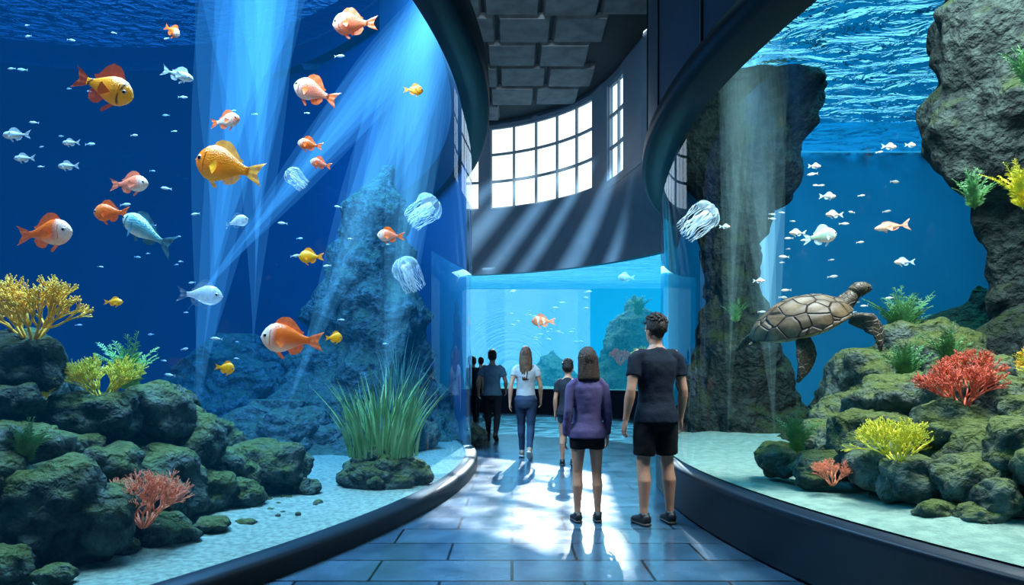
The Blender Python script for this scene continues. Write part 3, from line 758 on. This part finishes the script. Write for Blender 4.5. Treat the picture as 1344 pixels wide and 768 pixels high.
def turtle():
    root=empty('sea_turtle',(2.15,4.85,1.68),(radians(16),radians(-20),radians(4)))
    mb=MB(); NR=16;n=48
    def outline(th):
        x=cos(th); y=sin(th)
        return .385*x,.285*y*(1+.10*x)*(1-.08*max(0,-x)**2)
    for s in(1,-1):
        rows=[]
        for j in range(NR+1):
            r=j/NR; row=[]
            for k in range(n+1):
                th=2*pi*k/n; ox,oy=outline(th)
                ser=1+(.02*sin(th*12) if r>.93 else 0)
                if s>0: z=.185*(1-r**2.3)**.8+.012*cos(oy*r*40)*(1-r)+ (.008 if .8<r<.9 else 0)
                else: z=-.085*(1-r**3)-.004
                row.append(V((ox*r*ser,oy*r*ser,z)))
            rows.append(row)
        mb.grid(rows,0 if s>0 else 1)
    mb.obj('shell',[M_shell,M_plast],root,fixn=False)
    mb=MB()
    mb.tube([(.28,0,-.02),(.36,0,.01),(.43,0,.045),(.47,0,.065)],[(.10,.075),(.085,.068),(.066,.056),(.05,.048)],n=14,ref=(0,0,1))
    mb.tube([(.44,0,.06),(.47,0,.077),(.51,0,.085),(.55,0,.079),(.585,0,.065),(.605,0,.05)],[(.03,.03),(.056,.052),(.064,.058),(.056,.048),(.034,.032),(.01,.012)],n=16,ref=(0,0,1))
    def flip(pts,w,ref):
        ws=[.55,.9,1,.95,.7,.42,.12]; P=[V(p) for p in pts]; 
        out=[];R=[]
        for i in range(7):
            t=i/6*(len(P)-1); k=min(len(P)-2,int(t)); out.append(P[k].lerp(P[k+1],t-k)); R.append((w*ws[i],.020*(1-.6*i/6)+.004))
        mb.tube(out,R,n=12,ref=ref)
    flip([(.27,-.19,-.03),(.36,-.27,-.07),(.38,-.33,-.16),(.34,-.38,-.27)],.066,(0,1,.25))
    flip([(.27,.19,-.03),(.36,.30,-.06),(.38,.40,-.12),(.34,.5,-.22)],.06,(0,1,.3))
    flip([(-.08,-.17,-.05),(-.12,-.24,-.13),(-.19,-.29,-.22),(-.28,-.33,-.29)],.10,(0,1,.2))
    flip([(-.22,.15,-.03),(-.28,.22,-.07),(-.34,.26,-.12),(-.40,.28,-.15)],.05,(0,1,.3))
    mb.tube([(-.34,0,-.02),(-.4,0,-.03),(-.44,0,-.035)],[.025,.015,.004],n=8)
    mb.obj('body',[M_tskin],root)
    mb=MB()
    for s in(-1,1):
        mb.ell((.55,s*.047,.09),(.014,.009,.014),10,8); 
    mb.obj('eyes',[M_eyeb],root)
turtle()

# ------------------------------------------------------------------ people
M_skin=mat('skin',(.44,.23,.15),(.38,.19,.12),scale=6,rough=.5,sss=.1)
ctex=bpy.data.textures.new('cloth_folds','CLOUDS'); ctex.noise_scale=.09; ctex.noise_depth=2
def person(name,loc,h,yaw=0,J=None,top=(.02,.03,.05),sleeve=.5,bottom=(.01,.012,.018),leg='shorts',hair='short',hairc=(.012,.008,.006),shoe=(.01,.01,.012),headyaw=0,headscale=1.0,female=False,voxel=.007,footpitch=(0,0),hem=.86,skinm=None,child=False):
    root=empty(name,loc,(0,0,radians(yaw))); root.scale=(h/1.75,)*3
    D=dict(hipL=(-.085,0,.92),hipR=(.085,0,.92),knL=(-.10,.015,.50),knR=(.10,.015,.50),anL=(-.105,-.02,.09),anR=(.105,-.02,.09),
      shL=(-.185,-.005,1.415),shR=(.185,-.005,1.415),elL=(-.235,-.035,1.13),elR=(.235,-.035,1.13),wrL=(-.245,.03,.885),wrR=(.245,.03,.885))
    if female or child:
        for k in('shL','shR'): D[k]=(D[k][0]*.87,D[k][1],D[k][2])
        for k in('elL','elR','wrL','wrR'): D[k]=(D[k][0]*.88,D[k][1],D[k][2])
    if J: D.update(J)
    D={k:V(v) for k,v in D.items()}
    sw=.87 if (female or child) else 1.0
    wst=.9 if female else (.92 if child else 1)
    lt=.92 if (female or child) else 1.0
    T=[(.80,0,.12,.10),(.86,-.005,.158,.115),(.93,-.01,.165*(1.03 if female else 1),.122),(1.02,0,.14*wst,.105),(1.10,.004,.130*wst,.098),(1.20,.004,.148*sw,.108),(1.30,0,.168*sw,.115),(1.38,-.004,.178*sw,.105),(1.43,-.006,.150*sw,.085),(1.47,-.004,.09,.065),(1.50,0,.06,.056)]
    mb=MB()
    mb.tube([(0,y,z) for z,y,a,c in T],[(a,c) for z,y,a,c in T],n=24)
    mb.tube([(0,-.005,1.44),(0,.0,1.50),(0,.012,1.56),(0,.015,1.60)],[(.066,.062),(.054,.054),(.052,.052),(.052,.055)],n=16)
    HM=Matrix.Translation((0,.01,1.53))@Matrix.Rotation(radians(headyaw),4,'Z')@Matrix.Scale(headscale,4)
    Hs=[(-.015,.05,.018,.018),(.0,.05,.036,.034),(.025,.035,.052,.058),(.06,.015,.063,.080),(.09,.006,.068,.088),(.12,0,.072,.094),(.15,-.004,.076,.098),(.18,-.008,.070,.090),(.205,-.01,.053,.068),(.22,-.01,.028,.036),(.226,-.01,.008,.01)]
    mb.tube([HM@V((0,y,z)) for z,y,a,c in Hs],[(a*headscale,c*headscale) for z,y,a,c in Hs],n=24,ref=HM.to_3x3()@V((0,1,0)))
    mb.tube([HM@V((0,.088,.118)),HM@V((0,.1,.09)),HM@V((0,.112,.068)),HM@V((0,.094,.058))],[.010,.012,.015,.010],n=8)
    for s in(-1,1):
        mb.ell(HM@V((s*.076,-.006,.09)),(.011*headscale,.02*headscale,.033*headscale),10,8,xf=HM.to_3x3())
        mb.ell(HM@V((s*.034,.082,.122)),(.022,.012,.008),8,6)
    for S,s in(('L',-1),('R',1)):
        sh,el,wr=D['sh'+S],D['el'+S],D['wr'+S]
        k=.84 if(female or child) else .96
        mb.tube([V((s*.09,0,1.41)),sh+V((-s*.025,0,.008)),sh.lerp(el,.15),sh.lerp(el,.45),sh.lerp(el,.8),el,el.lerp(wr,.2),el.lerp(wr,.45),el.lerp(wr,.8),wr],
                [.058*k,.058*k,.056*k,.052*k,.042*k,.041*k,.045*k,.041*k,.029*k,.027*k],n=14)
        d=(wr-el).normalized(); fwd=V((0,1,0)); fwd=(fwd-fwd.dot(d)*d).normalized(); inn=d.cross(fwd)
        if inn.x*s>0: inn=-inn
        mb.tube([wr-d*.01,wr+d*.025,wr+d*.06,wr+d*.09],[(.02,.026),(.017,.036),(.016,.041),(.013,.039)],n=12,ref=fwd)
        for q,(off,ln) in enumerate(((.031,.072),(.0105,.082),(-.0105,.076),(-.030,.058))):
            b0=wr+d*.083+fwd*off; a=.16+.07*q
            p1=b0+(d*cos(a)+inn*sin(a)+fwd*off*.6)*ln*.45
            p2=p1+(d*cos(a+.4)+inn*sin(a+.4))*ln*.32
            p3=p2+(d*cos(a+.75)+inn*sin(a+.75))*ln*.27
            mb.tube([b0-d*.02,b0,p1,p2,p3],[.0095,.0098,.0092,.0086,.006],n=8,ref=fwd)
        b0=wr+d*.03+fwd*.028; p1=b0+(d*.6+fwd*.65+inn*.3)*.035; p2=p1+(d*.85+fwd*.3+inn*.25)*.032; p3=p2+(d*.95+inn*.3)*.022
        mb.tube([b0-fwd*.01,b0,p1,p2,p3],[.013,.014,.0115,.0105,.007],n=8,ref=inn)
        hp,kn,an=D['hip'+S],D['kn'+S],D['an'+S]
        bk=V((0,-1,0))
        mb.tube([hp+V((0,0,.03)),hp.lerp(kn,.15),hp.lerp(kn,.5),hp.lerp(kn,.85),kn,kn.lerp(an,.15)+bk*.008,kn.lerp(an,.32)+bk*.018,kn.lerp(an,.55)+bk*.01,kn.lerp(an,.85),an,an+V((0,0,-.05))],
                [.088*lt,.090*lt,.074*lt,.058*lt,.055*lt,.053*lt,.058*lt,.047*lt,.036*lt,.034*lt,.034*lt],n=16)
    body=mb.obj('body',[skinm or M_skin],root)
    r=body.modifiers.new('remesh','REMESH'); r.mode='VOXEL'; r.voxel_size=voxel; r.use_smooth_shade=True
    s_=body.modifiers.new('smooth','SMOOTH'); s_.factor=.5; s_.iterations=2
    fb=MB()
    for s in(-1,1):
        fb.ell(HM@V((s*.031,.083,.104)),(.0135,.01,.009),10,8,0); fb.ell(HM@V((s*.031,.090,.104)),(.0065,.005,.0065),8,6,1)
        fb.tube([HM@V((s*.014,.094,.127)),HM@V((s*.032,.096,.132)),HM@V((s*.05,.084,.126))],[.003,.004,.002],n=6,m=2)
    fb.tube([HM@V((-.024,.083,.034)),HM@V((0,.094,.036)),HM@V((.024,.083,.034))],[.003,.0075,.003],n=8,m=3)
    fb.obj('face_features',[M_eyew,M_eyeb,mat('brow',hairc),mat('lips',(.5,.15,.12))],root)
    cm=mat(name+'_top',top,tuple(x*.75 for x in top),scale=3,rough=.85,bump=.3,bscale=120,spec=.2)
    mb=MB(); o=.016
    TT=[t for t in T if t[0]>hem+.01 and t[0]<1.42]
    fl=TT[0]
    TT=[(hem,fl[1],fl[2]+.006,fl[3]+.006)]+TT
    pts=[(0,y,z) for z,y,a,c in TT]+[(0,-.006,1.435),(0,-.004,1.465),(0,-.002,1.485)]
    rd=[(a+o+(.008 if z<1.15 else -.004),c+o+(.004 if z<1.2 else 0)) for z,y,a,c in TT]+[(.140*sw,.09),(.098*sw,.076),(.066,.066)]
    mb.tube(pts,rd,n=32)
    for S,s in(('L',-1),('R',1)):
        sh,el,wr=D['sh'+S],D['el'+S],D['wr'+S]; k=.86 if(female or child) else .96
        P=[V((s*.06,0,1.41)),sh+V((-s*.032,0,.004)),sh.lerp(el,.12)]; R=[.062*k,.067*k,.067*k]
        if sleeve<=1:
            P+=[sh.lerp(el,sleeve*.6+.1),sh.lerp(el,sleeve+.1)]; R+=[.065*k,.066*k]
        else:
            P+=[sh.lerp(el,.5),sh.lerp(el,.85),el,el.lerp(wr,.3),el.lerp(wr,.7),el.lerp(wr,.97)]; R+=[.061*k,.054*k,.052*k,.052*k,.045*k,.042*k]
        mb.tube(P,R,n=18)
    t=mb.obj('top',[cm],root)
    def cloth(ob,vx=.010,st=.012):
        r=ob.modifiers.new('remesh','REMESH'); r.mode='VOXEL'; r.voxel_size=vx; r.use_smooth_shade=True
        s_=ob.modifiers.new('smooth','SMOOTH'); s_.factor=.6; s_.iterations=5
        dd=ob.modifiers.new('folds','DISPLACE'); dd.texture=ctex; dd.strength=st; dd.mid_level=.5; dd.texture_coords='GLOBAL'
    cloth(t,.010,.016)
    bm_=mat(name+'_bottom',bottom,tuple(x*.7 for x in bottom),scale=3,rough=.85,bump=.3,bscale=120,spec=.2)
    mb=MB(); o=.011
    B=[t for t in T if .79<t[0]<1.03]
    mb.tube([(0,y,z) for z,y,a,c in B],[(a+o,c+o) for z,y,a,c in B],n=28)
    for S,s in(('L',-1),('R',1)):
        hp,kn,an=D['hip'+S],D['kn'+S],D['an'+S]
        if leg=='shorts': P=[hp+V((0,0,.02)),hp.lerp(kn,.2),hp.lerp(kn,.5),hp.lerp(kn,.80 if not child else .42)]; R=[.1*lt,.105*lt,.100*lt,.094*lt]
        else: P=[hp+V((0,0,.02)),hp.lerp(kn,.2),hp.lerp(kn,.55),kn,kn.lerp(an,.3)+V((0,-.012,0)),kn.lerp(an,.7),an.lerp(kn,.02)]; R=[.1*lt,.101*lt,.085*lt,.067*lt,.068*lt,.054*lt,.048*lt]
        if leg=='shorts' and child: P=[hp+V((0,0,.02)),hp.lerp(kn,.15),hp.lerp(kn,.3),hp.lerp(kn,.42)]
        mb.tube(P,R,n=20)
    bo=mb.obj('bottoms',[bm_],root); cloth(bo,.011,.012)
    shm=mat(name+'_shoe',shoe,rough=.55); sol=mat(name+'_sole',(.03,.03,.03) if sum(shoe)<.5 else (.6,.6,.6),rough=.7)
    mb=MB()
    for S,s,fp in(('L',-1,footpitch[0]),('R',1,footpitch[1])):
        an=D['an'+S]
        X=Matrix.Translation(an)@Matrix.Rotation(radians(-s*7),4,'Z')@Matrix.Rotation(radians(-fp if fp>0 else fp),4,'X')@Matrix.Translation((0,0,-.09))
        def sh_t(ys,z,r,m,zc):
            o0=len(mb.v)
            mb.tube([(0,y,zz) for y,zz in zip(ys,z)],r,n=16,m=m,ref=(0,0,1))
            for i in range(o0,len(mb.v)):
                p=mb.v[i]; p.z=max(p.z,zc); mb.v[i]=X@p
        sh_t([-.068,-.06,-.02,.04,.09,.13,.16,.172],[.05,.052,.055,.048,.04,.034,.03,.028],[(.012,.02),(.034,.045),(.039,.05),(.041,.042),(.046,.034),(.043,.028),(.030,.02),(.008,.008)],0,.018)
        sh_t([-.074,-.062,-.02,.04,.09,.13,.162,.18],[.014]*8,[(.012,.014),(.037,.014),(.041,.014),(.043,.014),(.049,.014),(.046,.014),(.033,.014),(.008,.012)],1,0.001)
        o0=len(mb.v); mb.tube([(0,-.012,.04),(0,-.012,.085),(0,-.01,.105)],[(.038,.045),(.041,.044),(.040,.041)],n=14)
        for i in range(o0,len(mb.v)): mb.v[i]=X@mb.v[i]
    mb.obj('shoes',[shm,sol],root)
    hm=mat(name+'_hair',hairc,tuple(x*2.2 for x in hairc),scale=18,rough=.5,bump=.6,bscale=90,spec=.3)
    mb=MB(); g=random.Random(len(name)*7)
    nu,nv=56,26; rows=[]
    for j in range(nv+1):
        ph=pi*.80*j/nv; row=[]
        for i in range(nu+1):
            th=2*pi*(i%nu)/nu
            d=V((sin(ph)*cos(th),sin(ph)*sin(th),cos(ph)))
            k=1.0+.05*noise.noise(d*5+V((len(name),0,0)))
            if hair=='short': k+=.04*max(0,d.z)+.07*noise.noise(d*8)*max(.2,d.z)
            else: k+=.02*sin(th*13)*sin(ph)
            p=V((.086*d.x*k,-.010+.108*d.y*k,.125+.113*d.z*k))
            front=max(0,d.y)
            if front>.25 and p.z<.165: p=V((p.x*.80,min(p.y,.03),max(p.z,.12)))
            if hair=='short':
                if p.z<.085: p=V((p.x*.86,p.y*.9+.006,p.z))
            row.append(HM@p)
        rows.append(row)
    mb.grid(rows)
    if hair!='short':
        zend=-.30 if hair=='long' else -.075
        K=12; pts=[];rd=[]
        for k in range(K+1):
            t=k/K; z=.15+(zend-.15)*t
            if hair=='long': y=-.045-.055*min(1,t*1.6)-.01*t; a=.088+.012*sin(pi*min(1,t*1.2))-.03*t**3; c=.062-.030*min(1,t*1.5)
            else: y=-.035-.02*t; a=.088+.014*t; c=.072-.008*t
            pts.append(HM@V((0,y,z))); rd.append((a*headscale,c*headscale))
        mb.tube(pts,rd,n=56,mod=lambda i,th:1+.045*sin(th*11+i*.25)+.03*sin(th*23+1)+.03*noise.noise(V((th*3,i*.3,5))) - (.06*abs(sin(th*9)) if i==K else 0),ref=HM.to_3x3()@V((0,1,0)))
    else:
        for i in range(150):
            th=g.uniform(0,6.28); ph=g.uniform(0,1.25)
            d=V((sin(ph)*cos(th),sin(ph)*sin(th),cos(ph)))
            if d.y>.6 and d.z<.3: continue
            p=V((.086*d.x,-.010+.108*d.y,.125+.118*d.z))
            t=(d*.25+V((g.uniform(-.5,.5),.6+g.uniform(-.4,.4),g.uniform(-.1,.25)))).normalized()
            mb.tube([HM@(p-t*.016),HM@(p+d*.004),HM@(p+d*.003+t*.020)],[.007,.010,.003],n=5)
    mb.obj('hair',[hm],root)
    return root
person('man',(1.24,5.58,0),1.79,yaw=14,headyaw=12,top=(.006,.012,.025),sleeve=.50,bottom=(.004,.005,.008),leg='shorts',hem=.86,
   J=dict(anL=(-.12,-.02,.09),anR=(.13,.0,.09),knL=(-.11,.015,.5),knR=(.12,.03,.5),elL=(-.25,-.05,1.13),wrL=(-.275,.0,.88)))
person('girl',(.66,5.68,0),1.50,yaw=4,headyaw=5,top=(.09,.07,.17),sleeve=2,bottom=(.006,.006,.01),leg='shorts',hair='bob',hairc=(.022,.011,.007),child=True,female=True,headscale=1.10,hem=.86,
   J=dict(elL=(-.205,-.05,1.13),wrL=(-.225,.0,.88),elR=(.205,-.04,1.13)))
person('woman',(.21,9.85,0),1.70,yaw=-4,top=(.40,.43,.46),sleeve=.35,bottom=(.03,.055,.11),leg='trousers',hair='long',hairc=(.06,.028,.014),shoe=(.4,.25,.18),female=True,voxel=.009,hem=.93,footpitch=(0,-38),
   J=dict(knL=(-.08,.14,.53),anL=(-.07,.20,.10),knR=(.08,.0,.50),anR=(.07,-.25,.17),elL=(-.23,-.10,1.14),wrL=(-.24,-.12,.89),elR=(.23,.03,1.14),wrR=(.23,.15,.92)))
person('teenage_boy',(-.38,12.5,0),1.73,yaw=-6,top=(.10,.2,.28),sleeve=.5,bottom=(.012,.016,.025),leg='trousers',voxel=.011,hem=.88,footpitch=(0,-35),
   J=dict(knL=(-.10,.13,.53),anL=(-.11,.22,.10),knR=(.10,.0,.50),anR=(.10,-.24,.16),elL=(-.27,-.06,1.16),wrL=(-.28,.06,.94),elR=(.26,.02,1.15),wrR=(.25,.16,.98)))
person('child',(.78,9.05,0),1.46,yaw=-10,top=(.015,.02,.03),sleeve=.5,bottom=(.03,.06,.09),leg='shorts',child=True,headscale=1.12,voxel=.010,footpitch=(0,-20),
   J=dict(knL=(-.10,.08,.51),anL=(-.10,.10,.09),knR=(.10,0,.5),anR=(.10,-.16,.12)))
for i,(x,y,hh,c) in enumerate([(-1.05,17.6,1.72,(.02,.02,.03)),(-.92,19.2,1.75,(.25,.1,.1)),(-1.0,15.9,1.7,(.01,.01,.015)),(-.6,19.6,1.6,(.3,.3,.35))]):
    person('visitor',(x,y,0),hh,yaw=20*i,top=c,bottom=(.01,.01,.015),leg='trousers',voxel=.014)

# ------------------------------------------------------------------ sunbeams in water (nested emissive volumes imitating light shafts)
M_bl=beam_mat('sunbeam_glow_blue',(.20,.68,1),.0165); M_bc=beam_mat('sunbeam_glow_cyan',(.45,.92,1),.018)
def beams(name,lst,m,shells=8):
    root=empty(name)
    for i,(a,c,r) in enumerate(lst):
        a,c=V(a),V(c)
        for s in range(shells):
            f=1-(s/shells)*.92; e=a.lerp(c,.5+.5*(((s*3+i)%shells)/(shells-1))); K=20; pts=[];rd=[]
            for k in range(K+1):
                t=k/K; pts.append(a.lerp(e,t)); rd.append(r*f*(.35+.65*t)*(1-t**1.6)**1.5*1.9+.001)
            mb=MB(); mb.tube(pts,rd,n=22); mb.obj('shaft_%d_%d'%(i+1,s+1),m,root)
beams('glow_sunbeams',[((-3.35,9,8.6),(-3.9,7.8,.2),.95),((-3.35,9,8.6),(-3.2,8,1.6),.6),
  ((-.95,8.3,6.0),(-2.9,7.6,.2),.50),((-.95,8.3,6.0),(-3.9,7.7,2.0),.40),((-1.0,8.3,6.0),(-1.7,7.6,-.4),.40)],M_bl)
beams('glow_sunbeams',[((3.0,8.2,5.8),(3.1,7.6,.3),.5),((2.9,8.2,5.8),(2.6,7.8,.6),.3)],M_bc)

# ------------------------------------------------------------------ lights
w=bpy.data.worlds.new('sky'); sc.world=w; w.use_nodes=True
bg=w.node_tree.nodes['Background']; bg.inputs[0].default_value=(.72,.88,1,1); bg.inputs[1].default_value=2.0
def area(name,loc,tgt,size,power,col,sy=None):
    l=bpy.data.lights.new(name,'AREA'); l.energy=power; l.color=col; l.size=size
    if sy: l.shape='RECTANGLE'; l.size_y=sy
    o=bpy.data.objects.new(name,l); sc.collection.objects.link(o); o.location=loc
    o.rotation_euler=(V(tgt)-V(loc)).to_track_quat('-Z','Y').to_euler(); return o
def spot(name,loc,tgt,power,col,ang,blend=.3,rad=.05):
    l=bpy.data.lights.new(name,'SPOT'); l.energy=power; l.color=col; l.spot_size=radians(ang); l.spot_blend=blend; l.shadow_soft_size=rad
    o=bpy.data.objects.new(name,l); sc.collection.objects.link(o); o.location=loc
    o.rotation_euler=(V(tgt)-V(loc)).to_track_quat('-Z','Y').to_euler(); return o
s=bpy.data.lights.new('sun','SUN'); s.energy=12; s.angle=radians(.6); s.color=(.85,.95,1)
so=bpy.data.objects.new('sun',s); sc.collection.objects.link(so); so.rotation_euler=V((-1.4,-13,-8)).to_track_quat('-Z','Y').to_euler(); so.location=(3,28,16)
area('tank_fill_light',(-3.1,4.4,6.9),(-3.0,5.4,0),2.2,1500,(.88,.97,1))  # unseen tank lights, added to brighten reefs and fish
area('tank_fill_light',(-2.3,7.2,6.9),(-2.3,7.6,0),2.0,800,(.7,.93,1))
area('tank_fill_light',(-3.4,11,9.8),(-3.4,13,0),5,3600,(.25,.75,1))
area('tank_fill_light',(3.1,4.4,5.45),(3.0,4.5,0),1.8,720,(.9,1,1))
area('tank_fill_light',(6.2,9.0,8.5),(5.6,9.5,0),4,1500,(.6,.97,1))
area('tank_fill_light',(2,24.5,5.1),(2,25,0),6,700,(.7,1,1))
# added unseen spotlight and slats, throwing light streaks on the fascia
SL=V((2.45,10.5,9.0)); ST=V((.4,21,4.9))
spot('fascia_streak_light',SL,ST,17000,(.7,.88,1),34,.35,.010)
dr=(ST-SL).normalized(); gc=SL+dr*.5
d1=V((-.60,0,-.80)); d1=(d1-d1.dot(dr)*dr).normalized(); d2=dr.cross(d1).normalized()
mb=MB(); g=random.Random(5); off=-.34
while off<.34:
    wd=g.uniform(.012,.04); c=gc+d2*(off+wd/2)
    R_=Matrix((d1,d2,dr)).transposed()
    mb.box(c,(.7,wd,.006),rot=R_); off+=wd+g.uniform(.010,.035)
mb.obj('streak_slats',M_rim,smooth=False)  # unseen slats added to cut the beam into streaks
spot('hall_fill_light',(0,6,9.2),(1.0,20,6.2),3500,(.65,.84,1),50,.8,.2)  # unseen spot added to brighten the far wall
spot('ceiling_fill_light',(-.58,8.9,5.7),(1.2,14,9.7),420,(.7,.88,1),120,.8,.1)  # unseen spot added to brighten the ceiling
spot('hall_fill_light',(0,2.0,9.3),(.3,7,0),260,(.55,.82,1),75,.9,.3)  # unseen fill added over the hall floor
sc.cycles.transparent_max_bounces=96
sc.view_settings.view_transform='Standard'
sc.view_settings.look='None'
